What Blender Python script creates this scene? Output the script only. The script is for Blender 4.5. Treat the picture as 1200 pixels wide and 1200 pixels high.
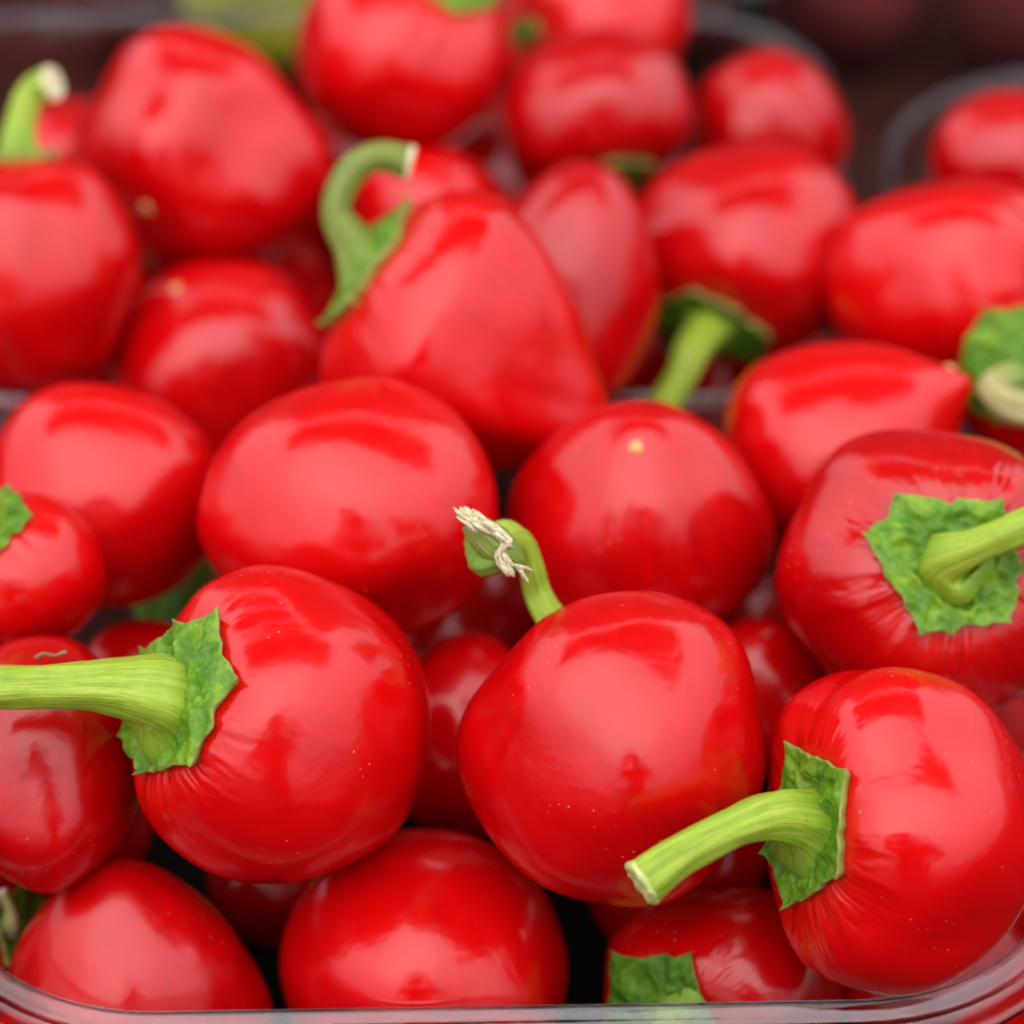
import bpy, bmesh, math, random
import numpy as np
from mathutils import Vector, noise as mnoise

for o in list(bpy.data.objects):
    bpy.data.objects.remove(o)
scene = bpy.context.scene
COL = scene.collection
rad = math.radians

# ------------------------------------------------------------------ camera, sky, sun, exposure
PITCH = rad(38.0)
CAM = np.array([0.0, 0.0, 0.41])
FPX = 600 / math.tan(rad(8.5))                       # focal length in pixels of a 1200 px frame
cp, sp = math.cos(PITCH), math.sin(PITCH)
BASIS = np.array([[1, 0, 0], [0, sp, cp], [0, -cp, sp]]).T   # columns: right, up, towards the lens
cam = bpy.data.cameras.new("camera")
cam.sensor_width = 36.0
cam.lens = 18.0 / math.tan(rad(8.5))
cam.clip_start, cam.clip_end = 0.02, 400.0
cam.dof.use_dof = True
cam.dof.focus_distance = 0.470
cam.dof.aperture_fstop = 8.9
cam.dof.aperture_blades = 9
camo = bpy.data.objects.new("camera", cam)
camo.location = CAM
camo.rotation_euler = (rad(90) - PITCH, 0, 0)
COL.objects.link(camo)
scene.camera = camo

SUN_EL, SUN_AZ = rad(58), rad(195)                   # azimuth measured clockwise from +Y: behind the lens
world = bpy.data.worlds.new("World")
scene.world = world
world.use_nodes = True
wn, wl = world.node_tree.nodes, world.node_tree.links
wn.clear()
sky = wn.new("ShaderNodeTexSky")
sky.sky_type = 'NISHITA'
sky.sun_disc = False
sky.sun_elevation, sky.sun_rotation = SUN_EL, SUN_AZ
sky.altitude, sky.air_density, sky.dust_density, sky.ozone_density = 100, 1.0, 4.0, 1.0
hs = wn.new("ShaderNodeHueSaturation")
hs.inputs["Saturation"].default_value = 0.30
bg = wn.new("ShaderNodeBackground")
bg.inputs["Strength"].default_value = 0.14
wo = wn.new("ShaderNodeOutputWorld")
wl.new(sky.outputs[0], hs.inputs["Color"])
cloud = wn.new("ShaderNodeMix")                      # an even white cloud cover over most of the sky
cloud.data_type = 'RGBA'
cloud.inputs[0].default_value = 0.85
# overcast luminance: brightest overhead, about a third of that at the horizon
tcw = wn.new("ShaderNodeTexCoord")
sxyz = wn.new("ShaderNodeSeparateXYZ")
wl.new(tcw.outputs["Generated"], sxyz.inputs[0])
mr = wn.new("ShaderNodeMapRange")
mr.inputs[1].default_value, mr.inputs[2].default_value = 0.0, 1.0
mr.inputs[3].default_value, mr.inputs[4].default_value = 0.36, 1.42
wl.new(sxyz.outputs[2], mr.inputs[0])
vm = wn.new("ShaderNodeVectorMath")
vm.operation = 'SCALE'
vm.inputs[0].default_value = (19.2, 19.6, 20.9)
wl.new(mr.outputs[0], vm.inputs["Scale"])
wl.new(vm.outputs[0], cloud.inputs[7])
wl.new(hs.outputs[0], cloud.inputs[6])
wl.new(cloud.outputs[2], bg.inputs["Color"])
wl.new(bg.outputs[0], wo.inputs["Surface"])

sl = bpy.data.lights.new("sun", 'SUN')
sl.energy, sl.angle, sl.color = 0.5, rad(60), (1.0, 0.96, 0.90)
so = bpy.data.objects.new("sun", sl)
sd = Vector((math.sin(SUN_AZ) * math.cos(SUN_EL), math.cos(SUN_AZ) * math.cos(SUN_EL), math.sin(SUN_EL)))
so.rotation_euler = sd.to_track_quat('Z', 'Y').to_euler()
so.location = sd * 3
COL.objects.link(so)

scene.view_settings.view_transform = 'Standard'
scene.view_settings.look = 'None'
scene.view_settings.exposure = 0.0
scene.view_settings.gamma = 1.0
scene.render.engine = 'CYCLES'
scene.cycles.max_bounces = 14
scene.cycles.transmission_bounces = 12
scene.cycles.use_denoising = True


# ------------------------------------------------------------------ helpers
def mesh_obj(name, V, Fc, mat, parent=None, attrs=None, smooth=True, closed=True):
    me = bpy.data.meshes.new(name)
    me.from_pydata([tuple(v) for v in V], [], [tuple(f) for f in Fc])
    if closed:                                           # normals of closed shells must point outwards
        bm_ = bmesh.new(); bm_.from_mesh(me)
        bmesh.ops.recalc_face_normals(bm_, faces=list(bm_.faces))
        bm_.to_mesh(me); bm_.free()
    me.polygons.foreach_set("use_smooth", [smooth] * len(me.polygons))
    for k, a in (attrs or {}).items():
        a = np.asarray(a, dtype=np.float32)
        if a.ndim == 2:
            at = me.attributes.new(k, 'FLOAT_VECTOR', 'POINT')
            at.data.foreach_set("vector", a.ravel())
        else:
            at = me.attributes.new(k, 'FLOAT', 'POINT')
            at.data.foreach_set("value", a)
    me.materials.append(mat)
    me.update()
    o = bpy.data.objects.new(name, me)
    COL.objects.link(o)
    if parent:
        o.parent = parent
    return o


def thing(name, label, cat, loc, group=None):
    o = bpy.data.objects.new(name, None)
    o.empty_display_size = 0.01
    o.location = tuple(float(v) for v in loc)
    COL.objects.link(o)
    o["label"], o["category"] = label, cat
    if group:
        o["group"] = group
    return o


class NT:
    """small wrapper to write node trees briefly"""
    def __init__(self, name):
        self.m = bpy.data.materials.new(name)
        self.m.use_nodes = True
        self.t = self.m.node_tree
        self.t.nodes.clear()
        self.out = self.t.nodes.new("ShaderNodeOutputMaterial")
        self.b = self.t.nodes.new("ShaderNodeBsdfPrincipled")
        self.t.links.new(self.b.outputs[0], self.out.inputs["Surface"])

    def n(self, typ, ins=None, **props):
        nd = self.t.nodes.new("ShaderNode" + typ)
        for k, v in props.items():
            setattr(nd, k, v)
        for k, v in (ins or {}).items():
            self.put(nd, k, v)
        return nd

    def put(self, nd, k, v):
        if isinstance(v, bpy.types.NodeSocket):
            self.t.links.new(v, nd.inputs[k])
        else:
            nd.inputs[k].default_value = v

    def bs(self, **kw):
        for k, v in kw.items():
            self.put(self.b, k.replace("_", " "), v)

    def math(self, op, a, b=0.0, c=0.0, clamp=False):
        return self.n("Math", {0: a, 1: b, 2: c}, operation=op, use_clamp=clamp).outputs[0]

    def mix(self, fac, a, b):
        nd = self.n("Mix", data_type='RGBA')
        self.put(nd, 0, fac); self.put(nd, 6, a); self.put(nd, 7, b)
        return nd.outputs[2]

    def ramp(self, fac, stops):
        nd = self.n("ValToRGB", {"Fac": fac})
        el = nd.color_ramp.elements
        while len(el) < len(stops):
            el.new(0.5)
        for e, (p, c) in zip(el, stops):
            e.position = p
            e.color = c if len(c) == 4 else (*c, 1)
        return nd.outputs[0]

    def noise(self, vec, scale, detail=3.0, rough=0.5, out=0):
        nd = self.n("TexNoise", {"Scale": scale, "Detail": detail, "Roughness": rough})
        if vec is not None:
            self.put(nd, "Vector", vec)
        return nd.outputs[out]


# ------------------------------------------------------------------ materials
def skin_material(name, deep, bright, rough=0.18, dust=0.6):
    k = NT(name)
    geo = k.n("TexCoord").outputs["Object"]
    rnd = k.n("ObjectInfo").outputs["Random"]
    pep = k.n("Attribute", attribute_name="pep").outputs["Vector"]
    # stretched coordinates along the meridians of the fruit
    str_ = k.n("VectorMath", {0: pep, 1: (7.0, 7.0, 0.9)}, operation='MULTIPLY').outputs[0]
    tcoord = k.n("SeparateXYZ", {0: pep}).outputs[2]
    shoulder = k.ramp(k.math('MULTIPLY', tcoord, 1 / 3.15), [(0.08, (1, 1, 1)), (0.34, (0, 0, 0))])
    mott = k.noise(geo, 70, 4, 0.6)
    streak = k.noise(str_, 1.0, 5, 0.6)
    f = k.math('ADD', k.math('MULTIPLY', mott, 0.7), k.math('MULTIPLY', streak, 0.5))
    f = k.math('ADD', f, k.math('MULTIPLY', rnd, 0.45))
    col = k.ramp(f, [(0.45, deep), (1.05, bright)])
    # faint orange where the fruit meets its calyx
    near = k.ramp(tcoord, [(0.30, (1, 1, 1)), (0.75, (0, 0, 0))])
    col = k.mix(k.math('MULTIPLY', near, 0.14), col, (0.62, 0.030, 0.004, 1))
    # pale specks of dust and tiny scars
    vor = k.n("TexVoronoi", {"Vector": geo, "Scale": 800.0}, feature='F1')
    dot = k.math('LESS_THAN', vor.outputs["Distance"], 0.13)
    pick = k.math('GREATER_THAN', k.n("SeparateColor", {0: vor.outputs["Color"]}).outputs[0], 0.55)
    patch = k.ramp(k.noise(geo, 75, 2, 0.5), [(0.55, (0, 0, 0)), (0.66, (1, 1, 1))])
    sp1 = k.math('MULTIPLY', k.math('MULTIPLY', dot, pick), patch)
    vor2 = k.n("TexVoronoi", {"Vector": geo, "Scale": 260.0}, feature='F1')
    dot2 = k.math('LESS_THAN', vor2.outputs["Distance"], 0.045)
    pick2 = k.math('GREATER_THAN', k.n("SeparateColor", {0: vor2.outputs["Color"]}).outputs[1], 0.80)
    sp2 = k.math('MULTIPLY', dot2, pick2)
    spk = k.math('MULTIPLY', k.math('MAXIMUM', sp1, sp2), dust)
    col = k.mix(k.math('MULTIPLY', spk, 0.8), col, (0.74, 0.28, 0.17, 1))
    # relief: peel, wrinkles at the shoulder
    peel = k.noise(geo, 900, 3, 0.6)
    wpos = k.n('VectorMath', {0: str_, 1: k.n('VectorMath', {0: k.noise(geo, 130, 2, 0.5, out=1), 1: (1.3, 1.3, 1.3)}, operation='MULTIPLY').outputs[0]}, operation='ADD').outputs[0]
    wr = k.noise(wpos, 0.62, 2, 0.45)
    b1 = k.n("Bump", {"Height": peel, "Strength": 0.16, "Distance": 0.00018})
    b2 = k.n("Bump", {"Height": wr, "Strength": k.math('MULTIPLY', shoulder, k.ramp(k.noise(geo, 60, 2, 0.5), [(0.35, (0.35,) * 3), (0.65, (1.0,) * 3)])), "Distance": 0.0022,
                      "Normal": b1.outputs[0]})
    low = k.noise(geo, 210, 2, 0.5)
    b3 = k.n("Bump", {"Height": low, "Strength": 0.16, "Distance": 0.0010, "Normal": b2.outputs[0]})
    rv = k.ramp(k.noise(geo, 160, 4, 0.6), [(0.3, (rough * .8,) * 3), (0.75, (rough * 1.5,) * 3)])
    k.bs(Base_Color=col, Normal=b3.outputs[0], IOR=1.465,
         Roughness=k.math('ADD', rv, k.math('MULTIPLY', spk, 0.5)))
    k.bs(Subsurface_Weight=0.03, Subsurface_Radius=(1.0, 0.10, 0.05), Subsurface_Scale=0.003)
    return k.m


M_SKIN = skin_material("red_pepper_skin", (0.325, 0.0004, 0.0009), (0.545, 0.0007, 0.0016))
M_SKIN_GREEN = skin_material("green_pepper_skin", (0.20, 0.26, 0.010), (0.42, 0.44, 0.03), rough=0.3, dust=0.1)
M_SKIN_SHADE = skin_material("shade_maroon_pepper_skin", (0.035, 0.001, 0.001), (0.085, 0.002, 0.002), rough=0.8, dust=0.1)  # pepper skin darkened to stand for the shade at the back


def green_material(name, dark, mid, light, bump=0.6):
    k = NT(name)
    geo = k.n("TexCoord").outputs["Object"]
    edge = k.n("Attribute", attribute_name="edge").outputs["Fac"]
    n1 = k.noise(geo, 260, 4, 0.6)
    n2 = k.noise(geo, 900, 3, 0.6)
    f = k.math('ADD', k.math('MULTIPLY', n1, 0.75), k.math('MULTIPLY', n2, 0.35))
    col = k.ramp(f, [(0.38, dark), (0.56, mid), (0.74, light)])
    vor = k.n("TexVoronoi", {"Vector": geo, "Scale": 520.0})
    spot = k.math('MULTIPLY', k.math('LESS_THAN', vor.outputs["Distance"], 0.13),
                  k.math('GREATER_THAN', k.n("SeparateColor", {0: vor.outputs["Color"]}).outputs[0], 0.80))
    col = k.mix(k.math('MULTIPLY', spot, 0.75), col, (0.22, 0.13, 0.05, 1))
    col = k.mix(edge, col, (0.42, 0.27, 0.10, 1))
    vein = k.n("TexVoronoi", {"Vector": geo, "Scale": 330.0}, feature='SMOOTH_F1')
    h = k.math('ADD', k.math('MULTIPLY', vein.outputs["Distance"], -0.8), n1)
    b = k.n("Bump", {"Height": h, "Strength": bump, "Distance": 0.0012})
    k.bs(Base_Color=col, Normal=b.outputs[0], Roughness=0.42, IOR=1.4)
    k.bs(Subsurface_Weight=0.1, Subsurface_Radius=(0.6, 1.0, 0.2), Subsurface_Scale=0.001)
    return k.m


M_CALYX = green_material("green_calyx", (0.040, 0.110, 0.005), (0.095, 0.215, 0.010), (0.21, 0.34, 0.020))
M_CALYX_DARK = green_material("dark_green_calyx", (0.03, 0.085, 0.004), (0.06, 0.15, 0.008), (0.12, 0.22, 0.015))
M_CALYX_DARK.node_tree.nodes["Principled BSDF"].inputs["Specular IOR Level"].default_value = 0.2
M_CALYX.node_tree.nodes["Principled BSDF"].inputs["Specular IOR Level"].default_value = 0.35


def stem_material(name, a, b, c):
    k = NT(name)
    stv = k.n("Attribute", attribute_name="stm").outputs["Vector"]      # (cos, sin, length)
    geo = k.n("TexCoord").outputs["Object"]
    st = k.n("VectorMath", {0: stv, 1: (3.2, 3.2, 1.1)}, operation='MULTIPLY').outputs[0]
    n1 = k.noise(st, 1.4, 5, 0.65)
    n2 = k.noise(geo, 500, 3, 0.6)
    f = k.math('ADD', k.math('MULTIPLY', n1, 0.85), k.math('MULTIPLY', n2, 0.25))
    col = k.ramp(f, [(0.30, a), (0.55, b), (0.82, c)])
    foot = k.ramp(k.math('ADD', k.n("SeparateXYZ", {0: stv}).outputs[2], k.math('MULTIPLY', n1, 0.12)), [(0.14, (1, 1, 1)), (0.48, (0, 0, 0))])
    col = k.mix(k.math('MULTIPLY', foot, 0.8), col, (0.12, 0.235, 0.012, 1))
    bp = k.n("Bump", {"Height": k.noise(st, 3.0, 4, 0.6), "Strength": 0.5, "Distance": 0.0006})
    k.bs(Base_Color=col, Normal=bp.outputs[0], Roughness=0.45, IOR=1.4)
    k.bs(Subsurface_Weight=0.12, Subsurface_Radius=(0.6, 1.0, 0.2), Subsurface_Scale=0.0015)
    return k.m


M_STEM = stem_material("green_stem", (0.13, 0.23, 0.012), (0.27, 0.38, 0.026), (0.46, 0.52, 0.075))
M_STEM_DRY = stem_material("dry_green_stem", (0.065, 0.10, 0.010), (0.145, 0.19, 0.022), (0.36, 0.31, 0.10))


def plain(name, a, b, scale, rough=0.7, bump=0.3, dist=0.0005):
    k = NT(name)
    geo = k.n("TexCoord").outputs["Object"]
    n1 = k.noise(geo, scale, 5, 0.65)
    bp = k.n("Bump", {"Height": n1, "Strength": bump, "Distance": dist})
    k.bs(Base_Color=k.ramp(n1, [(0.32, a), (0.68, b)]), Normal=bp.outputs[0], Roughness=rough)
    return k.m


M_STEM_TAN = stem_material("tan_dry_stem", (0.17, 0.17, 0.045), (0.36, 0.32, 0.12), (0.56, 0.49, 0.26))
M_CUT = plain("pale_cut_stem", (0.50, 0.42, 0.20), (0.80, 0.74, 0.50), 700, 0.8, 0.6)
M_CUT_GREEN = plain("fresh_cut_stem", (0.34, 0.40, 0.06), (0.62, 0.60, 0.26), 500, 0.6, 0.5)
M_FIBRE = plain("dry_stem_fibre", (0.36, 0.29, 0.13), (0.78, 0.70, 0.46), 1400, 0.85, 0.9)
M_SCAR = plain("tan_blossom_scar", (0.50, 0.20, 0.06), (0.78, 0.46, 0.18), 1500, 0.7, 0.4)
M_TWIG = plain("dry_twig_bark", (0.16, 0.10, 0.03), (0.34, 0.26, 0.10), 900, 0.8, 0.5)
M_COAT = plain("dark_coat_cloth", (0.015, 0.016, 0.02), (0.03, 0.03, 0.036), 90, 0.9, 0.3)
M_HAIR = plain("dark_hair", (0.012, 0.009, 0.007), (0.03, 0.02, 0.015), 300, 0.6, 0.4)
M_FACE = plain("bare_skin", (0.40, 0.22, 0.15), (0.50, 0.29, 0.20), 60, 0.5, 0.1)
M_BLACK = plain("black_camera_body", (0.012, 0.012, 0.012), (0.03, 0.03, 0.03), 400, 0.5, 0.2)
M_TABLE = plain("dark_table_cloth", (0.020, 0.004, 0.003), (0.045, 0.010, 0.007), 40, 1.0, 0.3)
M_TABLE.node_tree.nodes["Principled BSDF"].inputs["Specular IOR Level"].default_value = 0.12
M_WALL = plain("brown_reflection_board", (0.085, 0.050, 0.042), (0.13, 0.080, 0.066), 5, 0.9, 0.3)
M_AWN = plain("grey_awning_canvas", (0.05, 0.05, 0.055), (0.08, 0.08, 0.085), 60, 0.9, 0.3)
M_GAP_SHADE = plain("gap_shade_dark", (0.006, 0.004, 0.004), (0.014, 0.008, 0.007), 300, 1.0, 0.4)  # near-black colour standing for shade between the fruit
M_GAP_SHADE.node_tree.nodes["Principled BSDF"].inputs["Specular IOR Level"].default_value = 0.1
M_GROUND = plain("asphalt_ground", (0.035, 0.035, 0.037), (0.07, 0.068, 0.066), 6, 0.9, 0.3)
k = NT("thin_awning_canvas")
tr = k.n("BsdfTranslucent", {"Color": (0.66, 0.64, 0.61, 1)})
mx = k.n("MixShader", {0: 0.26, 1: k.b.outputs[0], 2: tr.outputs[0]})
k.bs(Base_Color=(0.20, 0.17, 0.15, 1), Roughness=0.9)
k.t.links.new(mx.outputs[0], k.out.inputs["Surface"])
M_CANVAS = k.m
k = NT("clear_plastic")
k.bs(Base_Color=(0.97, 0.97, 0.97, 1), Transmission_Weight=1.0, IOR=1.46, Roughness=0.03)
geo = k.n("TexCoord").outputs["Object"]
bp = k.n("Bump", {"Height": k.noise(geo, 120, 3, 0.5), "Strength": 0.12, "Distance": 0.001})
k.bs(Normal=bp.outputs[0])
M_CLEAR = k.m

# ------------------------------------------------------------------ table, awning
TABLE_Z = 0.0240


def box(cx, cy, cz, sx, sy, sz):
    v = [(cx + a * sx / 2, cy + b * sy / 2, cz + c * sz / 2) for c in (-1, 1) for b in (-1, 1) for a in (-1, 1)]
    f = [(0, 2, 3, 1), (4, 5, 7, 6), (0, 1, 5, 4), (2, 6, 7, 3), (0, 4, 6, 2), (1, 3, 7, 5)]
    return v, f


V, Fc = box(0, 0.85, TABLE_Z - 0.02, 2.4, 1.5, 0.04)
tb = mesh_obj("stall_table", V, Fc, M_TABLE, smooth=False)
tb["kind"] = "structure"
gv = [(-150, -150, -0.78), (150, -150, -0.78), (150, 150, -0.78), (-150, 150, -0.78)]
gr = mesh_obj("ground", gv, [(0, 1, 2, 3)], M_GROUND, smooth=False)
gr["kind"] = "structure"
V, Fc = box(0.1, 1.50, 2.20, 3.4, 1.60, 0.004)
aw = mesh_obj("stall_roof", V, Fc, M_CANVAS, smooth=False)
aw["kind"] = "structure"
V, Fc = box(0.1, 5.05, 1.90, 5.4, 0.04, 5.36)  # unseen wall added behind so the tray rims reflect a dim brown
bw = mesh_obj("reflection_wall", V, Fc, M_WALL, smooth=False)
bw["kind"] = "structure"


# ------------------------------------------------------------------ clear plastic trays
def rrect(x0, x1, y0, y1, r, n=14):
    pts, nrm = [], []
    for (cx, cy, a0) in ((x1 - r, y0 + r, -90), (x1 - r, y1 - r, 0), (x0 + r, y1 - r, 90), (x0 + r, y0 + r, 180)):
        for i in range(n + 1):
            a = rad(a0 + 90 * i / n)
            pts.append((cx + r * math.cos(a), cy + r * math.sin(a)))
            nrm.append((math.cos(a), math.sin(a)))
    return np.array(pts), np.array(nrm)


def tray(label, x0, x1, y0, y1, rim=0.0600, r=0.030, lip=1.0):
    """x0..y1 is the inner edge of the rim"""
    base = np.array([(x0 + x1) / 2, (y0 + y1) / 2, TABLE_Z + 0.0005])
    t = thing("plastic_tray", label, "tray", base, "clear plastic trays of peppers")
    P, N = rrect(x0, x1, y0, y1, r)
    fl = TABLE_Z + 0.0012 - base[2]
    top = rim - base[2]

    def sweep(name, prof, th):
        prof = np.array(prof) * (lip if name == 'rim' else 1, 1)
        tg = np.gradient(prof, axis=0)
        tg /= np.linalg.norm(tg, axis=1)[:, None] + 1e-12
        nn = np.stack([tg[:, 1], -tg[:, 0]], 1)
        loop = np.concatenate([prof, (prof + nn * th)[::-1]])
        m, c = len(loop), len(P)
        V = np.zeros((m * c, 3))
        for i, (o, z) in enumerate(loop):
            q = P + N * o - base[:2]
            V[i * c:(i + 1) * c, :2] = q
            V[i * c:(i + 1) * c, 2] = z
        F = []
        for i in range(m):
            i2 = (i + 1) % m
            for j in range(c):
                j2 = (j + 1) % c
                F.append((i * c + j, i * c + j2, i2 * c + j2, i2 * c + j))
        return mesh_obj(name, V, F, M_CLEAR, t)
    sweep("wall", [(-.0085, fl), (-.0055, fl + .0010), (-.0040, fl + .004), (-.0030, fl + (top - fl) * .5),
                   (-.0012, top - .0035), (-.0004, top - .0012), (0, top - .0004)], .00035)
    sweep("rim", [(.0000, top - .0002), (.0003, top + .0003), (.0008, top + .0003), (.0018, top - .0001), (.0029, top - .0007),
                  (.0034, top - .0013), (.0039, top - .0014), (.0044, top - .0010), (.0051, top - .0013), (.0058, top - .0020),
                  (.0062, top - .0034), (.0066, top - .0044), (.0076, top - .0048)], .0004)
    q = P + N * (-.0100) - base[:2]                       # dark sheet added to paint shade into the gaps under the fruit
    c = len(P)
    V = np.zeros((2 * c, 3))
    V[:c, :2] = q; V[:c, 2] = fl + .0005
    V[c:, :2] = q; V[c:, 2] = fl + .0012
    F = [tuple(range(c))[::-1], tuple(range(c, 2 * c))] + [(i, (i + 1) % c, c + (i + 1) % c, c + i) for i in range(c)]
    mesh_obj("gap_shade_sheet", V, F, M_GAP_SHADE, t, smooth=False)
    q = P + N * (-.0088) - base[:2]
    c = len(P)
    V = np.zeros((2 * c, 3))
    V[:c, :2] = q; V[:c, 2] = fl
    V[c:, :2] = q; V[c:, 2] = fl + .0004
    F = [tuple(range(c))[::-1], tuple(range(c, 2 * c))] + [(i, (i + 1) % c, c + (i + 1) % c, c + i) for i in range(c)]
    mesh_obj("floor", V, F, M_CLEAR, t, smooth=False)
    return t


ft = tray("clear plastic tray of red peppers in front, its rounded rim along the bottom edge", -0.084, 0.0800, 0.3345, 0.4645, r=0.033, lip=.85)
ft.rotation_euler.z = rad(1.3)
ft.location.y += 0.0011
tray("clear plastic tray of red peppers behind the front one, in the middle", -0.1250, 0.0625, 0.4815, 0.6125, lip=.45)
tray("clear plastic tray at the right behind, with a curved rim corner beside dark gap", 0.0722, 0.2380, 0.4665, 0.5900, r=0.036, lip=.4)

tray("clear plastic tray of fruit coloured dark for shade at the very back", -0.100, 0.066, 0.6300, 0.7600, lip=.4)

# ------------------------------------------------------------------ peppers
GROUP = "red cherry peppers heaped in clear trays"


def unit(v):
    v = np.array(v, float)
    return v / np.linalg.norm(v)


class Fruit:
    """shape of one fruit in a frame (right, up, towards lens), in metres about its centre"""
    def __init__(s, px, py, w, h, depth, axis, seed, tap=.12, dim=.16, tip=0.0, lob=.03, k=4, el=1.0, sq=.83,
                 lump=1.0, dz=1.0, roll=0.0, tp=1.2):
        s.c = CAM + BASIS @ np.array([(px - 600) / FPX * depth, -(py - 600) / FPX * depth, -depth])
        s.px, s.py, s.depth = px, py, depth
        s.W, s.H = w * depth / FPX, h * depth / FPX
        s.R = math.sqrt(s.W * s.H)
        s.tp = tp
        s.seed, s.tap, s.dim, s.tip, s.lob, s.k, s.el, s.sq, s.lump = seed, tap, dim, tip, lob, k, el, sq, lump
        a = unit(axis)
        ref = np.array([0, 1, 0]) if abs(a[1]) < .9 else np.array([1, 0, 0])
        x = unit(np.cross(ref, a)); y = np.cross(a, x)
        if roll:
            x, y = x * math.cos(roll) + y * math.sin(roll), -x * math.sin(roll) + y * math.cos(roll)
        s.fr = np.stack([x, y, a], 1)
        r = random.Random(seed)
        s.waves = []
        for i in range(5):
            s.waves.append((unit([r.gauss(0, 1) for _ in range(3)]) * r.uniform(2.0, 3.4), r.uniform(0, 6.3), .014 * lump))
        for i in range(6):
            s.waves.append((unit([r.gauss(0, 1) for _ in range(3)]) * r.uniform(4.5, 7.5), r.uniform(0, 6.3), .0080 * lump))
        for i in range(6):
            s.waves.append((unit([r.gauss(0, 1) for _ in range(3)]) * r.uniform(9, 15), r.uniform(0, 6.3), .0019 * lump))
        s.ph0 = r.uniform(0, 6.3)
        s.wr = [(r.randint(7, 21), r.uniform(0, 6.3), r.uniform(.4, 1)) for _ in range(6)]
        s.sc, s.of = np.ones(3), np.zeros(3)
        T, Pn = np.meshgrid(np.linspace(.001, math.pi - .001, 120), np.linspace(0, 2 * math.pi, 160))
        q = s.S(T, Pn).reshape(-1, 3)
        lo, hi = q.min(0), q.max(0)
        half, mid = (hi - lo) / 2, (hi + lo) / 2
        zs = s.R / ((half[0] + half[1]) / 2) * dz
        s.sc = np.array([s.W / half[0], s.H / half[1], zs])
        s.of = -mid * s.sc
        s.grid = (T, Pn, s.S(T, Pn), s.normal(T, Pn)[..., 2])

    def S(s, t, ph):
        t = np.asarray(t, float); ph = np.asarray(ph, float)
        st, ct = np.abs(np.sin(t)), np.cos(t)
        rho = st ** s.sq
        f = np.clip((.35 - ct) / 1.35, 0, 1)
        rho = rho * (1 - s.tap * f ** s.tp)
        z = np.where(ct > 0, ct * .92, ct) * s.el
        z = z - np.where(ct > 0, s.dim * np.exp(-(rho / .42) ** 2), 0)
        if s.tip:
            z = z - np.where(ct < 0, s.tip * np.exp(-(rho / (.30 if s.tip > 0 else .36)) ** (1.6 if s.tip > 0 else 2)), 0)
        lobe = np.cos(s.k * (ph - s.ph0)) * .6 + np.cos((s.k + 1) * ph + s.ph0 * 3) * .5
        rho = rho * (1 + s.lob * lobe * st)
        z = z + s.lob * 1.1 * lobe * np.exp(-((t - .75) / .32) ** 2) * st
        wr = sum(a * np.cos(n * ph + p + 2.0 * np.sin(t * 2 + p)) for n, p, a in s.wr) / 6
        wr = wr * (.55 + .45 * np.sin(2 * ph + s.ph0) + .35 * np.sin(5 * ph + 2 * s.ph0))
        z = z + .013 * s.lump * wr * np.exp(-((t - .72) / .34) ** 2)
        d = np.stack([st * np.cos(ph), st * np.sin(ph), ct], -1)
        n = sum(a * np.sin(d @ kv + p) for kv, p, a in s.waves)
        q = np.stack([rho * np.cos(ph), rho * np.sin(ph), z], -1) * (1 + n)[..., None]
        q = q @ s.fr.T
        return q * s.sc + s.of

    def normal(s, t, ph):
        e = 1e-3
        a = s.S(t + e, ph) - s.S(t - e, ph)
        b = s.S(t, ph + e) - s.S(t, ph - e)
        n = np.cross(a, b)
        l = np.linalg.norm(n, axis=-1, keepdims=True)
        n = n / np.maximum(l, 1e-12)
        return n

    def loc(s, px, py, z=0.0):
        """a point seen at (px, py), z fruit-radii nearer than the centre"""
        dd = s.depth - z * s.R
        return np.array([(px - 600) / FPX * dd - (s.px - 600) / FPX * s.depth,
                         -(py - 600) / FPX * dd + (s.py - 600) / FPX * s.depth, z * s.R])

    def find(s, px, py, tmax=1.5):
        T, Pn, Q, nz = s.grid
        dd = s.depth - Q[..., 2]
        x = ((px - 600) * dd - (s.px - 600) * s.depth) / FPX; y = -((py - 600) * dd - (s.py - 600) * s.depth) / FPX
        dst = np.hypot(Q[..., 0] - x, Q[..., 1] - y) + np.where((T > tmax) | (nz < .02), 1, 0)
        i = np.unravel_index(np.argmin(dst), dst.shape)
        return Pn[i], T[i]


def catmull(pts, n):
    pts = [np.array(p, float) for p in pts]
    pts = [2 * pts[0] - pts[1]] + pts + [2 * pts[-1] - pts[-2]]
    m = len(pts) - 3
    out = []
    for i in range(n):
        u = i / (n - 1) * m
        j = min(int(u), m - 1); u -= j
        p0, p1, p2, p3 = pts[j:j + 4]
        out.append(.5 * ((2 * p1) + (p2 - p0) * u + (2 * p0 - 5 * p1 + 4 * p2 - p3) * u * u + (3 * p1 - p0 - 3 * p2 + p3) * u ** 3))
    return np.array(out)


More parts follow.
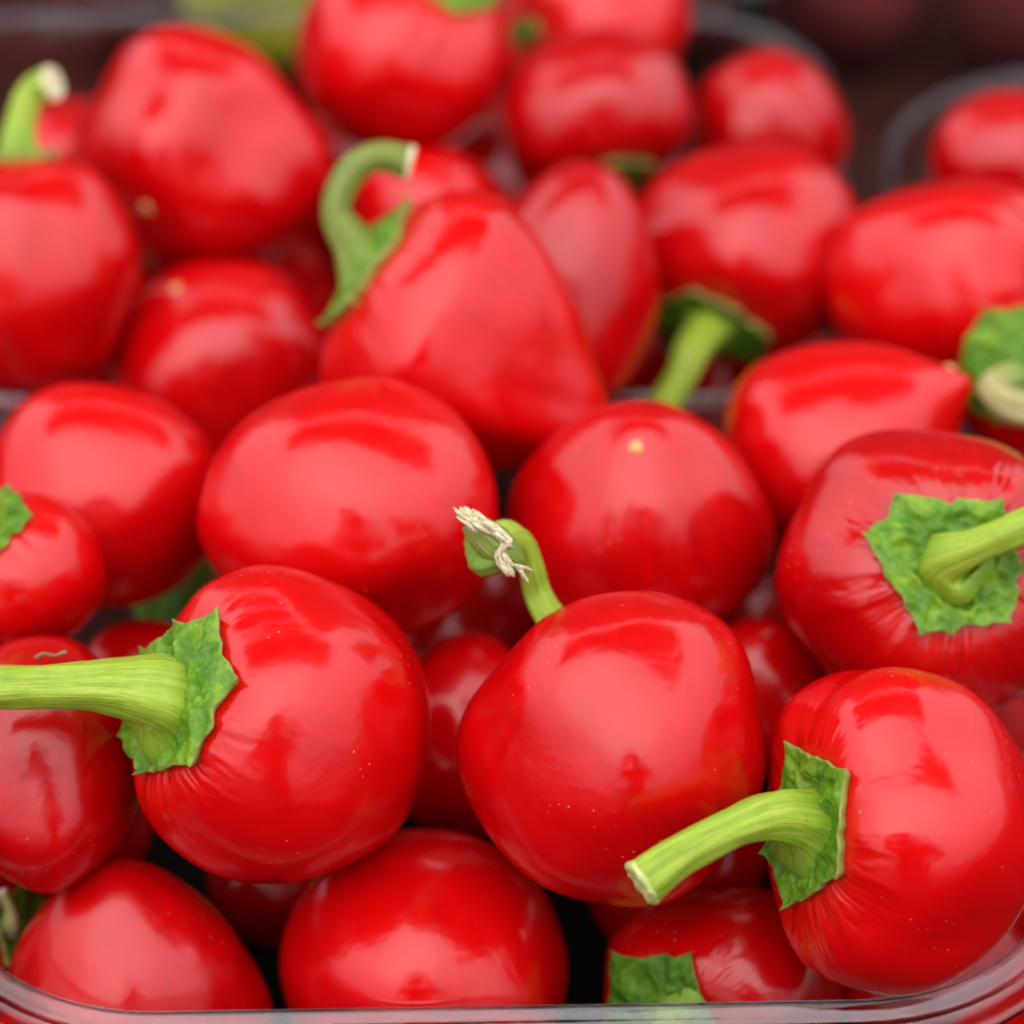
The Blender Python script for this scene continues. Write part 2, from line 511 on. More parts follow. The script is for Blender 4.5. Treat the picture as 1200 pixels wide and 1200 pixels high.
def tube(path, radii, sides, seed, ridge=.07, groove=5):
    n = len(path)
    tg = np.gradient(path, axis=0)
    tg /= np.linalg.norm(tg, axis=1)[:, None]
    u = unit(np.cross(tg[0], [.3, .5, .8]))
    V, A = [], []
    r = random.Random(seed)
    p0, p1, p2 = (r.uniform(0, 6.3) for _ in range(3))
    L = np.concatenate([[0], np.cumsum(np.linalg.norm(np.diff(path, axis=0), axis=1))])
    for i in range(n):
        u = unit(u - tg[i] * np.dot(u, tg[i])); w = np.cross(tg[i], u)
        for j in range(sides):
            a = 2 * math.pi * j / sides
            s_ = L[i] / max(L[-1], 1e-9)
            rr = radii[i] * (1 + ridge * math.cos(groove * a + p0 + .8 * s_) + ridge * .6 * math.cos(2 * a + p1 + s_)
                             + .045 * math.sin(7 * s_ + 2 * a + p2) + .025 * math.sin(17 * s_ + 3 * a))
            V.append(path[i] + (u * math.cos(a) + w * math.sin(a)) * rr)
            A.append((math.cos(a), math.sin(a), L[i] * 60))
    F = []
    for i in range(n - 1):
        for j in range(sides):
            j2 = (j + 1) % sides
            F.append((i * sides + j, i * sides + j2, (i + 1) * sides + j2, (i + 1) * sides + j))
    return V, F, A, tg, u


def pepper(label, fr, calyx=None, stem=None, scar=None, skin=None, res=(128, 96), calyx_mat=None, stem_mat=None, cut_mat=None, flare=1.0, name="cherry_pepper",
           cat="pepper", lift=1.0, default_t=.62, group=GROUP):
    skin = skin or M_SKIN
    wc = lambda P: np.asarray(P) @ BASIS.T                     # lens frame -> world axes
    nph, nt = res
    ph = np.arange(nph) * 2 * math.pi / nph
    tt = np.linspace(0, math.pi, nt + 1)[1:-1]
    T, Pn = np.meshgrid(tt, ph, indexing='ij')
    Q = wc(fr.S(T, Pn).reshape(-1, 3))
    A = np.stack([np.cos(Pn), np.sin(Pn), T], -1).reshape(-1, 3)
    poles = wc(np.stack([fr.S(1e-4, 0.), fr.S(math.pi - 1e-4, 0.)]))
    V = np.concatenate([Q, poles]); A = np.concatenate([A, [(0, 0, 0), (0, 0, math.pi)]])
    low = V[:, 2].min()
    base = fr.c + np.array([0, 0, low])
    sh = np.array([0, 0, -low])
    root = thing(name, label, cat, base, group)
    m = nt - 1
    F = []
    for i in range(m - 1):
        for j in range(nph):
            j2 = (j + 1) % nph
            F.append((i * nph + j, (i + 1) * nph + j, (i + 1) * nph + j2, i * nph + j2))
    a, b = m * nph, m * nph + 1
    for j in range(nph):
        j2 = (j + 1) % nph
        F.append((a, j, j2)); F.append((b, (m - 1) * nph + j2, (m - 1) * nph + j))
    mesh_obj("skin", V + sh, F, skin, root, {"pep": A})
    R = fr.R
    rng = random.Random(fr.seed + 77)
    if calyx is not None:
        cor = sorted(fr.find(*c) for c in calyx)
        # unseen side of the calyx: corners of the usual spacing and reach
        tm = np.mean([c[1] for c in cor]) if cor else default_t
        full = []
        if not cor:
            p0 = rng.uniform(0, 1)
            full = [((p0 + 6.283 * i / 6) % 6.283, default_t * rng.uniform(.9, 1.12)) for i in range(6)]
        for i, c in enumerate(cor):
            full.append(c)
            nx = cor[(i + 1) % len(cor)][0] + (2 * math.pi if i == len(cor) - 1 else 0)
            gap = nx - c[0]
            n = int(round(gap / 1.10))
            if gap > 1.75:
                for q in range(1, n):
                    full.append(((c[0] + gap * q / n) % (2 * math.pi), tm * rng.uniform(.85, 1.05)))
        full.sort()
        na, nr = 150, 34
        phs = np.arange(na) * 2 * math.pi / na
        # put a column exactly on each corner
        for p_, _ in full:
            phs[np.argmin(np.abs((phs - p_ + math.pi) % (2 * math.pi) - math.pi))] = p_ % (2 * math.pi)
        phs.sort()
        tmax, pt = np.zeros(na), np.zeros(na)
        for i, p_ in enumerate(phs):
            for j in range(len(full)):
                pa, ta = full[j]
                pb, tb_ = full[(j + 1) % len(full)]
                if j == len(full) - 1:
                    pb += 2 * math.pi
                pp = p_ if p_ >= pa else p_ + 2 * math.pi
                if pa <= pp <= pb:
                    u_ = (pp - pa) / max(pb - pa, 1e-6)
                    dphi = pb - pa
                    # straight chord between the two points, hollowed a little
                    den = ta * math.sin(pp - pa) + tb_ * math.sin(pb - pp)
                    ch = ta * tb_ * math.sin(dphi) / den if (den > 1e-4 and dphi < 2.2) else ta + (tb_ - ta) * u_
                    ch = max(ch, .45 * min(ta, tb_))
                    e = 4 * u_ * (1 - u_)
                    tmax[i] = ch * (1 - .07 * e ** .5) * (1 + e * (.02 * math.sin(23 * p_ + fr.seed) + .16 * mnoise.noise(Vector((math.cos(p_) * 3, math.sin(p_) * 3, fr.seed)))))
                    pt[i] = (1 - e) ** 6
                    break
        V, E = [], []
        ss = np.linspace(0.0, 1.0, nr)
        for s_ in ss:
            t_ = np.maximum(s_ * tmax, .003)
            S_ = fr.S(t_, phs); N_ = fr.normal(t_, phs)
            g = np.array([.55 - 2.4 * abs(mnoise.noise(Vector(p_ / R * 4.5) + Vector((fr.seed, 0, 0))))
                          + .30 - 1.3 * abs(mnoise.noise(Vector(p_ / R * 10.0) + Vector((0, fr.seed, 0)))) for p_ in S_])
            off = R * (.055 + .050 * np.maximum(g, -.75) * min(1, s_ * 2.5) * (1 - s_ ** 6) + .10 * math.exp(-(s_ / .28) ** 2)
                       + lift * (.012 * s_ ** 4 + .045 * s_ ** 8 * pt))
            V.append(S_ + N_ * off[:, None]); E.append(np.full(na, max(0, (s_ - .965) / .035) * .35))
        t_ = np.maximum(tmax * 1.004, .003)
        V.append(V[-1] - fr.normal(t_, phs) * R * .022); E.append(np.full(na, .55))
        S_ = fr.S(tmax * .93, phs)
        V.append(S_ - fr.normal(tmax * .93, phs) * R * .010); E.append(np.full(na, .3))
        V = np.concatenate(V); E = np.concatenate(E)
        rows = nr + 2
        F = []
        for i in range(rows - 1):
            for j in range(na):
                j2 = (j + 1) % na
                F.append((i * na + j, (i + 1) * na + j, (i + 1) * na + j2, i * na + j2))
        mesh_obj("calyx", wc(V) + sh, F, calyx_mat or M_CALYX, root, {"edge": E})
    if stem is not None:
        pole = fr.S(.002, 0.)
        ax = unit(-np.cross(fr.S(.3, 1.57) - pole, fr.S(.3, 0.) - pole)) if False else fr.fr[:, 2]
        pts = [pole - ax * R * .02]
        rr = [stem[0][3]]
        for (px, py, z, r_) in stem:
            pts.append(fr.loc(px, py, z)); rr.append(r_)
        n = 54
        path = catmull(pts, n)
        rk = np.interp(np.linspace(0, len(rr) - 1, n), range(len(rr)), rr) * fr.depth / FPX
        L = np.concatenate([[0], np.cumsum(np.linalg.norm(np.diff(path, axis=0), axis=1))])
        rk = rk * (1 + flare * (.85 * np.exp(-(L / (R * .15)) ** 2) + .38 * np.exp(-(L / (R * .34)) ** 2)))                      # flare into the calyx
        V, F, A, tg, u = tube(path, rk, 26, fr.seed)
        st = mesh_obj("stem", wc(V) + sh, F, stem_mat or M_STEM, root, {"stm": A})
        # cut end: a slightly domed, ragged disc
        c, t_ = path[-1], tg[-1]
        last = np.array(V[-26:])
        EV, EF = [], []
        for q, (sc, up) in enumerate(((1.03, -.10), (1.05, .08), (.86, .17), (.55, .10), (.2, .06))):
            for j in range(26):
                jit = 1 + .05 * math.sin(j * 2.7 + fr.seed) + .04 * math.sin(j * 5.1)
                EV.append(c + (last[j] - c) * sc * (jit if q else 1) + t_ * rk[-1] * (up + .05 * math.sin(j * 1.9 + q)))
        for q in range(4):
            for j in range(26):
                j2 = (j + 1) % 26
                EF.append((q * 26 + j, q * 26 + j2, (q + 1) * 26 + j2, (q + 1) * 26 + j))
        EF.append(tuple(4 * 26 + j for j in range(26)))
        mesh_obj("stem_end", wc(EV) + sh, EF, cut_mat or M_CUT, st)
    if scar is not None:
        t0, p0 = fr.find(*scar, tmax=9)[::-1]
        c = fr.S(t0, p0); nn = fr.normal(t0, p0)
        x = unit(np.cross(nn, [.2, .9, .3])); y = np.cross(nn, x)
        V, F = [], []
        for q, (r_, hgt) in enumerate(((1.5, -.25), (1.15, .25), (.85, .6), (.45, .62), (.2, .45))):
            for j in range(14):
                a = 2 * math.pi * j / 14
                V.append(c + (x * math.cos(a) + y * math.sin(a)) * R * .040 * r_ * (1 + .1 * math.sin(3 * a)) + nn * R * .040 * hgt)
        for q in range(4):
            for j in range(14):
                j2 = (j + 1) % 14
                F.append((q * 14 + j, q * 14 + j2, (q + 1) * 14 + j2, (q + 1) * 14 + j))
        F.append(tuple(4 * 14 + j for j in range(14)))
        mesh_obj("blossom_scar", wc(V) + sh, F, M_SCAR, root)
    return root, fr, sh


# ---- front tray, upper layer
A_ = pepper("glossy red pepper at front centre, a bent stem with torn pale fibres behind its top",
            Fruit(717, 877, 182, 185, .4836, (-.42, .80, -.42), 11, tap=.10, dim=.20, lob=.028, k=3),
            calyx=[], stem=[(634, 705, -.50, 16), (621, 662, -.42, 15), (609, 634, -.32, 16), (592, 628, -.20, 18), (577, 642, -.06, 22),
                             (562, 640, .02, 25)],
            default_t=.24)
root, fr, sh = A_
st = [c for c in root.children if c.name.startswith("stem")][0]
wcf = lambda P: np.asarray(P) @ BASIS.T + sh
old = [c for c in st.children if c.name.startswith("stem_end")][0]
st.children[0].data.materials[0] = M_STEM_DRY
# the thick broken end piece and the lump below it
fv, ff = [], []
for ctr, rads in (([fr.loc(612, 664, .02), fr.loc(590, 646, .10), fr.loc(566, 626, .13), fr.loc(549, 612, .12)], [7, 17, 20, 21, 20, 19, 16, 11]),
                  ([fr.loc(592, 652, .10), fr.loc(570, 660, .10), fr.loc(550, 664, .06)], [10, 14, 15, 15, 14, 13, 9, 2])):
    kp = catmull(ctr, 24)
    kr = np.interp(np.linspace(0, 1, 24), np.linspace(0, 1, 8), rads) * fr.depth / FPX
    V, F, A, tg, u = tube(kp, kr, 18, 5, ridge=.10)
    mesh_obj("knob", wcf(V), F + [tuple(range(18)), tuple(23 * 18 + j for j in range(18))], M_STEM_DRY, st, {"stm": A})
# torn pale fibres
rg = random.Random(4)
for pts_, w in [([(566, 622), (548, 610), (533, 597)], 7), ([(570, 620), (553, 608), (541, 595)], 8), ([(580, 622), (566, 612), (552, 599)], 10),
                ([(560, 626), (550, 616), (544, 606)], 8), ([(560, 608), (578, 618), (594, 632)], 10), ([(566, 612), (584, 626), (597, 638)], 8),
                ([(597, 634), (588, 646), (586, 656)], 8), ([(586, 650), (592, 662), (602, 673)], 8), ([(590, 648), (596, 658), (603, 664)], 6),
                ([(600, 660), (610, 663), (622, 667)], 5), ([(604, 664), (610, 670), (616, 680)], 5), ([(582, 646), (586, 660), (596, 672)], 5)]:
    for q in range(4):                                   # each shred is a bundle of thin strands
        jx, jy = rg.uniform(-.5, .5) * w, rg.uniform(-.5, .5) * w
        lg = rg.uniform(.75, 1.12)
        (xa, ya), (xb, yb), (xc, yc) = pts_
        xc, yc = xb + (xc - xb) * lg, yb + (yc - yb) * lg
        path = catmull([fr.loc(x_ + jx * k_ + rg.uniform(-1, 1), y_ + jy * k_ + rg.uniform(-1, 1), z_ + rg.uniform(-.015, .015))
                        for (x_, y_), z_, k_ in zip(((xa, ya), (xb, yb), (xc, yc)), (.22, .25, .22), (.8, 1, 1.25))], 9)
        ww = w * rg.uniform(.24, .46)
        rk = np.interp(np.linspace(0, 1, 9), [0, .3, .85, 1], [ww * .7, ww, ww * .8, ww * .35]) * fr.depth / FPX
        V, F, A, tg, u = tube(path, rk, 7, rg.randint(0, 99), ridge=.35, groove=3)
        o_ = len(fv)
        fv += list(V); ff += [tuple(o_ + i for i in f) for f in F] + [tuple(o_ + 56 + j for j in range(7)), tuple(o_ + j for j in range(7))]
mesh_obj("fibre", wcf(fv), ff, M_FIBRE, st)
pepper("red pepper at front left whose long straight green stem runs out of the left edge",
       Fruit(329, 849, 176, 187, .4871, (-.84, .18, .50), 23, tap=.06, dim=.20, lob=.03, k=4),
       calyx=[(218, 730), (265, 722), (288, 800), (236, 896), (172, 912)],
       stem=[(186, 811, .62, 40), (150, 805, .70, 33), (105, 803, .76, 26), (50, 804, .78, 24), (-40, 806, .80, 25)], flare=.6)
pepper("red pepper at front right with a thick green stem lying across its central neighbour",
       Fruit(1061, 974, 162, 194, .4789, (-.86, .06, .50), 37, tap=.05, dim=.22, lob=.035, k=5, lump=1.1),
       calyx=[(933, 868), (1003, 905), (994, 1026), (930, 1066), (905, 1000)],
       stem=[(912, 955, .70, 28), (862, 968, .88, 21), (800, 1000, 1.02, 22), (752, 1034, 1.08, 28)], cut_mat=M_CUT_GREEN)
pepper("red pepper at the right turned so its star shaped green calyx faces the viewer",
       Fruit(1085, 671, 179, 168, .5151, (.12, .06, .99), 41, tap=.10, dim=.15, lob=.03, k=5),
       calyx=[(1050, 585), (1170, 590), (1196, 665), (1178, 728), (1075, 745), (1015, 632)],
       stem=[(1112, 653, .98, 25), (1142, 641, 1.13, 20), (1205, 616, 1.20, 20), (1262, 598, 1.24, 22)], flare=.62)
pepper("broad stemless red pepper left of centre above the one with the straight stem",
       Fruit(408, 601, 176, 159, .5199, (-.30, .80, -.52), 58, tap=-.03, dim=.10, lob=.025, k=4, tip=-.05, lump=.75))
pepper("red pepper right of centre with a tan blossom scar near its top",
       Fruit(750, 612, 160, 142, .5307, (0, -.72, -.70), 67, tap=.22, tip=.10, lob=.025, k=3),
       scar=(745, 522))
pepper("red pepper by the left edge above the small pepper with the green collar",
       Fruit(120, 580, 148, 132, .5400, (.55, .55, -.63), 71, tap=.16, dim=.12, lob=.03, k=3))
pepper("small red pepper cut by the left edge with a green collar on top",
       Fruit(15, 672, 110, 97, .5137, (-.30, .72, .62), 83, tap=.12, dim=.12),
       calyx=[(12, 577), (40, 610), (2, 650)], stem=[(-30, 600, .8, 22), (-80, 585, .8, 22)])
root_i, fr_i, sh_i = pepper("red pepper under the straight stem at the left edge with a tiny twig on top",
       Fruit(42, 893, 128, 148, .4966, (-.15, -.90, -.35), 97, tap=.10, dim=.12, lob=.04))
pepper("crumpled green collar and thin pale stem of a pepper outside the left edge, low down",
       Fruit(-48, 1108, 106, 106, .5190, (.84, .22, .48), 98, dim=.06),
       calyx=[(22, 1040), (62, 1046), (72, 1066), (40, 1100), (2, 1132)], stem=[(14, 1085, .75, 10), (12, 1066, .85, 7), (2, 1045, .9, 7)], stem_mat=M_STEM_TAN, lift=2.0, flare=.5)
tw = catmull([fr_i.loc(42, 771, .62), fr_i.loc(51, 766, .68), fr_i.loc(64, 768, .70), fr_i.loc(78, 764, .68)], 16)
V, F, A, tg, u = tube(tw, np.interp(np.arange(16), [0, 4, 12, 13, 15], [2.6, 1.9, 1.5, 2.6, 2.2]) * fr_i.depth / FPX, 8, 3, ridge=.15)
tv = np.asarray(V) @ BASIS.T + fr_i.c
tb0 = tv[0].copy()
o = mesh_obj("dry_twig", tv - tb0, F + [tuple(range(8)), tuple(15 * 8 + j for j in range(8))], M_TWIG, attrs={"stm": A})
o.location = tb0
o["label"], o["category"] = "tiny dry brown twig lying on top of the pepper under the straight stem", "twig"
# ---- front tray, lower layer
pepper("red pepper in the bottom left corner of the front tray behind the rim",
       Fruit(160, 1152, 164, 152, .5040, (.05, -.92, -.38), 101, tap=.40, tip=.06, lob=.045, k=3, tp=1.0))
pepper("red pepper at the bottom centre resting against the front rim",
       Fruit(496, 1137, 171, 165, .5020, (-.15, .55, -.82), 113, tap=.12, tip=-.08, lob=.03, k=3))
pepper("red pepper behind the rim at bottom right showing a square dark green calyx",
       Fruit(850, 1155, 143, 115, .5023, (-.48, -.30, .82), 127, tap=.08, dim=.12, lob=.04, k=5),
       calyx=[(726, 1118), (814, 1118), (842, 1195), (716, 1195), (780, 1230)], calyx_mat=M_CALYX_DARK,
       stem=[(770, 1235, 1.0, 20), (760, 1290, 1.1, 18)])
pepper("shaded red pepper low in the gap between the two front peppers",
       Fruit(555, 862, 100, 122, .5322, (.2, -.6, -.7), 131, tap=.1))
pepper("shaded red pepper low in the gap left of the star calyx pepper",
       Fruit(885, 815, 95, 95, .5320, (.2, -.6, -.7), 137))
pepper("shaded red pepper low in the gap above the straight stem",
       Fruit(175, 800, 90, 75, .5407, (.2, -.6, -.7), 139))
pepper("deep lying pepper showing only a dark green calyx corner at left",
       Fruit(262, 760, 105, 120, .5645, (-.45, .62, .62), 149),
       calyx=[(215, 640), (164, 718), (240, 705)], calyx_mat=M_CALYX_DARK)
pepper("red pepper with a pointed upper right tip beside the green stub",
       Fruit(992, 530, 144, 130, .5500, (-.86, -.46, -.20), 151, tap=.22, tip=.34, lob=.025, k=3),
       scar=(1112, 430))
pepper("pepper at the right edge with a rounded green cap and a pale curled stem",
       Fruit(1235, 440, 112, 102, .5583, (-.50, 0.02, .86), 157, dim=.06),
       calyx=[(1136, 400), (1160, 366), (1200, 362), (1130, 465), (1172, 495), (1230, 500)],
       stem=[(1162, 452, 1.08, 15), (1176, 470, 1.20, 19), (1202, 480, 1.24, 20), (1232, 480, 1.22, 19)], lift=.4, stem_mat=M_STEM_TAN, flare=.3)
# ---- rear trays
pepper("heart shaped red pepper in the middle with a hooked stem curling over its left shoulder",
       Fruit(552, 388, 178, 164, .5451, (-.82, .56, .12), 163, tap=.50, tp=1.25, dim=.14, tip=.42, el=1.02, sq=.79, lob=.045, k=4, lump=1.7),
       calyx=[(472, 284), (388, 388)], stem=[(418, 292, .05, 23), (394, 248, .05, 17), (410, 203, .05, 17), (443, 183, .05, 17), (480, 190, .05, 20)], stem_mat=M_STEM_DRY)
pepper("tilted red pepper tucked behind the right side of the heart shaped one",
       Fruit(668, 338, 106, 146, .5781, (-.3, -.8, -.5), 167, tap=.2, tip=.08))
pepper("small red pepper behind the curl of the hooked stem",
       Fruit(508, 258, 95, 88, .6107, (.2, -.5, -.8), 173))
pepper("red pepper right of centre in the rear tray, green stem hanging below it",
       Fruit(870, 292, 141, 126, .5943, (-.36, -.78, .48), 179, tap=.08, dim=.12, lob=.03),
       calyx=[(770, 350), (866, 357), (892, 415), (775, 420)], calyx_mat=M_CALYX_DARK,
       stem=[(814, 408, .75, 20), (797, 445, .85, 18), (768, 494, .90, 19)], flare=.7)
pepper("red pepper at the right edge of the rear tray above the green stub",
       Fruit(1110, 335, 146, 126, .5808, (.75, -.1, .4), 181, tap=.10, dim=.16, lob=.04, k=5))
pepper("big blurred red pepper at upper left with a pale blossom dot",
       Fruit(237, 172, 152, 142, .6019, (.40, .62, -.68), 191, tap=.06, dim=.16, lob=.06, k=3, lump=2.2),
       scar=(172, 244))
pepper("blurred red pepper at the left edge with an upright hooked stem",
       Fruit(35, 325, 132, 138, .5733, (-.10, .98, .05), 193, tap=.06, dim=.10),
       calyx=[], stem=[(22, 170, .05, 15), (28, 130, .05, 15), (42, 104, .05, 16), (62, 98, .12, 20)], default_t=.30)
pepper("blurred red pepper low between the two upper left ones, orange dot on top",
       Fruit(264, 438, 136, 134, .5880, (.3, -.6, -.75), 197, tap=.08), scar=(206, 338))
pepper("blurred red pepper at the top edge with green showing on its crown",
       Fruit(471, 62, 126, 118, .6176, (.52, .62, .55), 199, dim=.10), calyx=[(500, -4), (532, 20), (572, 14), (590, -12)])
pepper("blurred red pepper near the top with a green calyx tucked beneath",
       Fruit(700, 128, 111, 98, .6197, (.20, -.90, .38), 211), calyx=[(694, 198), (716, 184), (768, 188), (728, 246)],
       calyx_mat=M_CALYX_DARK)
pepper("blurred red pepper at the top edge with a bit of green at its left",
       Fruit(697, 30, 112, 105, .6440, (-.80, -.2, .56), 223), calyx=[(602, 30), (626, 42), (612, 58)], calyx_mat=M_CALYX_DARK)
pepper("blurred red pepper bordering the dark gap at upper right",
       Fruit(903, 155, 92, 97, .6360, (.2, -.5, -.8), 227))
pepper("blurred red pepper cut by the right edge under the curved tray rim",
       Fruit(1185, 195, 95, 90, .6248, (.3, -.4, -.8), 229))
pepper("shaded red pepper peeking out behind the upright hooked stem",
       Fruit(75, 195, 60, 60, .6341, (.2, -.5, -.8), 233))

# ---- peppers lying deeper in the trays, seen only through the gaps
DEEP = [(1094, 1152, 122, 0.5076, "dark red pepper in the bottom right corner under the thick stemmed one"),
        (1108, 989, 147, 0.5196, "deep lying red pepper under the front right one with the thick stem"),
        (788, 740, 133, 0.5636, "deep lying red pepper between the scarred pepper and the star calyx one"),
        (1083, 807, 137, 0.5565, "deep lying red pepper at the right edge under the star calyx pepper"),
        (781, 996, 119, 0.5270, "dark red pepper in the gap above the square calyx near the bottom"),
        (338, 1022, 95, 0.5400, "dark pepper with a green collar in the bottom gap left of the bottom centre pepper"),
        (514, 741, 134, 0.5672, "dark red pepper in the gap behind the torn stem end"),
        (66, 954, 117, 0.5299, "dark red pepper below the straight stem, between the bottom left ones"),
        (605, 221, 117, 0.6522, "dark blurred red pepper right of the hooked stem, near the top"),
        (302, 388, 121, 0.6322, "dark blurred red pepper left of the hooked stem, under the big one"),
        (705, 380, 121, 0.6309, "dark blurred red pepper behind the hanging green stem"),
        (97, 227, 113, 0.6739, "dark blurred red pepper in the gap right of the upright stem"),
        (372, 231, 95, 0.6509, "dark blurred red pepper above the tip of the hooked stem"),
        (95, 396, 115, 0.6126, "dark red pepper in the black gap at left, below the upright stem pepper"),
        (899, 474, 104, 0.6226, "dark red pepper in the gap right of the hanging green stem"),
        (110, 351, 97, 0.6440, "dark sliver of red pepper left of the one with the orange dot"),
        (688, 167, 86, 0.6929, "dark blurred sliver of red pepper between the two top centre ones")]
for i, (px, py, w, d, lb) in enumerate(DEEP):
    rr = random.Random(i * 7 + 5)
    pepper(lb, Fruit(px, py, w, w, d, (rr.gauss(0, 1), rr.gauss(0, 1), rr.gauss(-.6, .6)) if i != 5 else (.15, .75, .60), 300 + i), res=(64, 48),
           calyx=[] if i == 5 else None, calyx_mat=M_CALYX_DARK)
SHADE_MAROON = [(-.085, .662, .017, "pepper coloured maroon for shade, blurred in the top left corner"),
          (-.050, .664, .016, "pepper coloured maroon for shade, blurred under the yellow green one at the top"),
          (.030, .660, .019, "pepper coloured maroon for shade, blurred at the top, left of the upper right gap"),
          (.075, .655, .019, "pepper coloured maroon for shade, blurred in the dark gap at upper right"),
          (.112, .650, .018, "pepper coloured maroon for shade, blurred in the top right corner")]
for i, (x, y, r_, lb) in enumerate(SHADE_MAROON):  # back peppers, their shade put into the skin colour
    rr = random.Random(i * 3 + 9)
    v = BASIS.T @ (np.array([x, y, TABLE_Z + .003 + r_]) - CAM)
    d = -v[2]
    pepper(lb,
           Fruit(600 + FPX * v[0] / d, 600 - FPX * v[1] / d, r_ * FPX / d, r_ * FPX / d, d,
                 (rr.gauss(0, 1), rr.gauss(0, 1), rr.gauss(0, 1)), 600 + i), res=(48, 36), skin=M_SKIN_SHADE, group="dark maroon peppers behind")

r_ = .022
for (x, y, rr) in [(-.0500, .652, .0215)]:
    v = BASIS.T @ (np.array([x, y, .0480]) - CAM)
    d = -v[2]
    pepper("yellow green pepper blurred at the top edge between two upper left red peppers",
           Fruit(600 + FPX * v[0] / d, 600 - FPX * v[1] / d, rr * FPX / d, rr * FPX / d, d, (.3, -.6, -.7), 701),
           res=(48, 36), skin=M_SKIN_GREEN, group="dark maroon peppers behind")

# ------------------------------------------------------------------ the photographer, mirrored in the fruit
def skinned(name, pts, edges, mat, parent, sub=2):
    """pts: {key: (x, y, z, radius)}; the first key is the root. One continuous surface grown over a skeleton."""
    keys = list(pts)
    bm = bmesh.new()
    lay = bm.verts.layers.skin.verify()
    vs = {}
    for q in keys:
        vs[q] = bm.verts.new(pts[q][:3])
        vs[q][lay].radius = (pts[q][3], pts[q][3])
    vs[keys[0]][lay].use_root = True
    for a, b in edges:
        bm.edges.new((vs[a], vs[b]))
    me = bpy.data.meshes.new(name)
    bm.to_mesh(me); bm.free()
    me.materials.append(mat)
    o = bpy.data.objects.new(name, me)
    COL.objects.link(o)
    o.parent = parent
    m = o.modifiers.new("skin", 'SKIN'); m.use_smooth_shade = True
    d = o.modifiers.new("subdivision", 'SUBSURF'); d.levels = d.render_levels = sub
    return o


GZ = -0.78
ph_ = thing("person", "person in a dark coat bent over the tray with a camera, mirrored in the peppers", "person", (0.06, -0.62, GZ))
PO = np.array([0.06, -0.62, GZ])
W = lambda x, y, z, r: (x - PO[0], y - PO[1], z - PO[2], r)
body = {"hip": W(.06, -.66, .06, .150), "waist": W(.06, -.60, .20, .135), "chest": W(.055, -.50, .36, .150),
        "neck": W(.04, -.37, .50, .058), "jaw": W(.03, -.31, .545, .070), "head": W(.025, -.29, .60, .088), "crown": W(.025, -.30, .66, .070)}
ed = [("hip", "waist"), ("waist", "chest"), ("chest", "neck"), ("neck", "jaw"), ("jaw", "head"), ("head", "crown")]
for sgn, n_ in ((-1, "l"), (1, "r")):
    cx = .05
    body.update({n_ + "sh": W(cx + sgn * .185, -.46, .42, .070), n_ + "el": W(cx + sgn * .24, -.27, .27, .048),
                 n_ + "wr": W(.02 + sgn * .10, -.15, .455, .030), n_ + "pa": W(.015 + sgn * .078, -.125, .495, .026),
                 n_ + "th": W(cx + sgn * .10, -.64, -.02, .085), n_ + "kn": W(cx + sgn * .12, -.55, -.36, .060),
                 n_ + "an": W(cx + sgn * .13, -.66, -.70, .042), n_ + "to": W(cx + sgn * .14, -.50, -.745, .036)})
    ed += [("chest", n_ + "sh"), (n_ + "sh", n_ + "el"), (n_ + "el", n_ + "wr"), (n_ + "wr", n_ + "pa"),
           ("hip", n_ + "th"), (n_ + "th", n_ + "kn"), (n_ + "kn", n_ + "an"), (n_ + "an", n_ + "to")]
    for q in range(4):                                                   # four fingers closed round the camera
        b0 = (.015 + sgn * .070, -.105 + .004 * q, .525 - .017 * q)
        body[f"{n_}f{q}a"] = W(b0[0], b0[1], b0[2], .0095)
        body[f"{n_}f{q}b"] = W(b0[0] - sgn * .010, b0[1] + .030, b0[2] - .006, .0088)
        body[f"{n_}f{q}c"] = W(b0[0] - sgn * .030, b0[1] + .040 - .003 * abs(q - 1), b0[2] - .014, .0075)
        ed += [(n_ + "pa", f"{n_}f{q}a"), (f"{n_}f{q}a", f"{n_}f{q}b"), (f"{n_}f{q}b", f"{n_}f{q}c")]
    body[n_ + "t1"] = W(.015 + sgn * .060, -.150, .515, .011)
    body[n_ + "t2"] = W(.015 + sgn * .038, -.155, .535, .009)
    ed += [(n_ + "pa", n_ + "t1"), (n_ + "t1", n_ + "t2")]
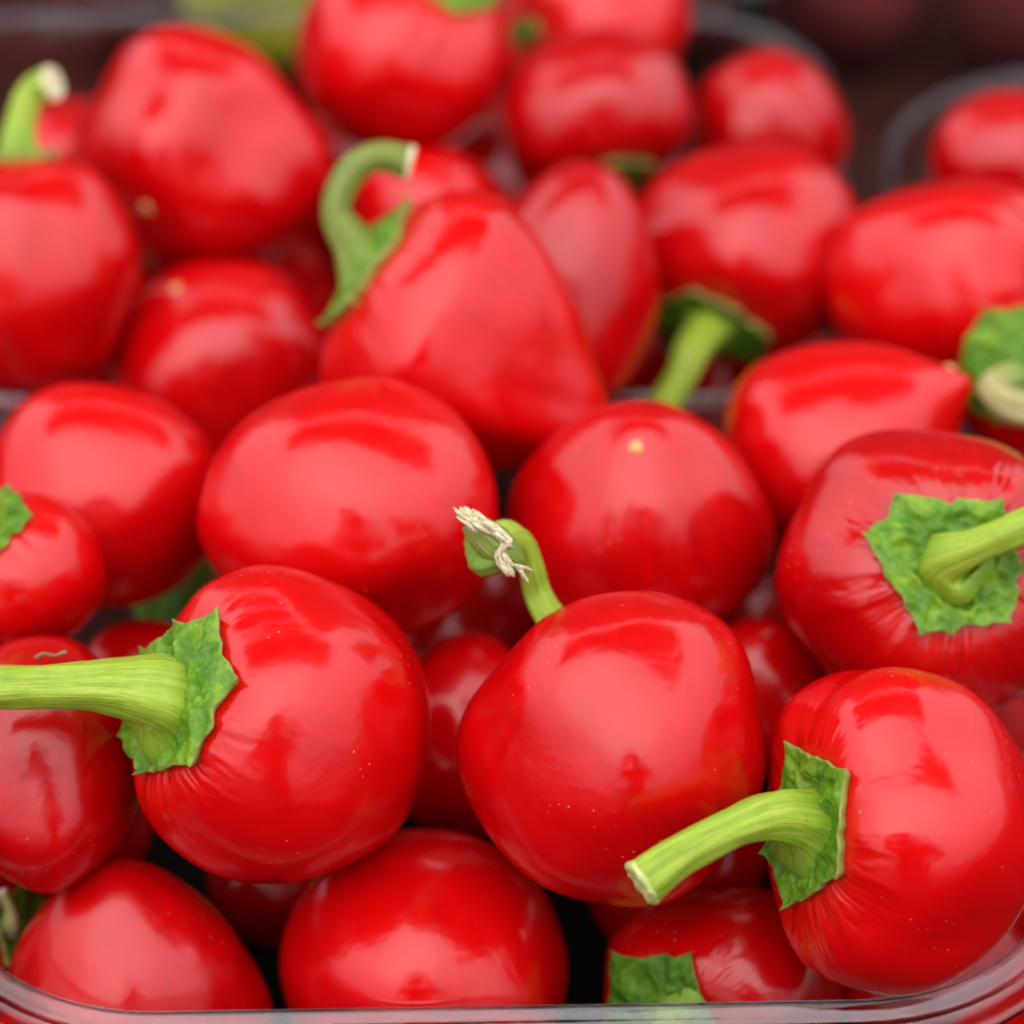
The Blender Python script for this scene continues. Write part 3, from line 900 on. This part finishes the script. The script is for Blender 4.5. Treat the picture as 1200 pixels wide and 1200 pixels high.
skinned("body", body, ed, M_COAT, ph_)
# face and hair over the bowed head
skinned("face", {"a": W(.025, -.240, .585, .058), "b": W(.025, -.232, .550, .045), "n": W(.025, -.180, .568, .012)},
        [("a", "b"), ("a", "n")], M_FACE, ph_)
skinned("hair", {"a": W(.025, -.315, .625, .086), "b": W(.025, -.300, .675, .070), "c": W(.025, -.255, .665, .055), "d": W(.025, -.345, .57, .065)},
        [("a", "b"), ("b", "c"), ("a", "d")], M_HAIR, ph_)
# camera in the hands, its lens ending just behind the point of view
ax_ = np.array([0, -cp, sp])
cb = CAM + ax_ * .14
cr = thing("photo_camera", "black camera held over the tray, mirrored in the peppers", "camera", cb)


def loft(rings, mat, name, parent, sides=28):
    V, F = [], []
    for (d_, r_) in rings:
        for j in range(sides):
            a = 2 * math.pi * j / sides
            V.append(CAM + ax_ * d_ + BASIS[:, 0] * r_ * math.cos(a) + BASIS[:, 1] * r_ * math.sin(a) - cb)
    for i in range(len(rings) - 1):
        for j in range(sides):
            j2 = (j + 1) % sides
            F.append((i * sides + j, i * sides + j2, (i + 1) * sides + j2, (i + 1) * sides + j))
    return mesh_obj(name, V, F, mat, parent)


loft([(.012, .026), (.010, .030), (.012, .034), (.040, .034), (.042, .036), (.075, .036), (.077, .032), (.118, .032), (.12, .0)], M_BLACK, "lens", cr)
bm = bmesh.new()
bmesh.ops.create_cube(bm, size=1.0)
for v in bm.verts:
    v.co.x *= .135; v.co.y *= .095; v.co.z *= .050
top = [f for f in bm.faces if f.normal.y > .9]
r_ = bmesh.ops.inset_region(bm, faces=top, thickness=.016)
for v in top[0].verts:
    v.co.x *= .45; v.co.y += .028
bmesh.ops.bevel(bm, geom=list(bm.edges), offset=.006, segments=2, affect='EDGES')
me = bpy.data.meshes.new("camera_shell")
for v in bm.verts:
    v.co = Vector(BASIS @ np.array(v.co[:]))
bm.to_mesh(me); bm.free()
me.materials.append(M_BLACK)
o = bpy.data.objects.new("camera_shell", me)
COL.objects.link(o)
o.parent = cr
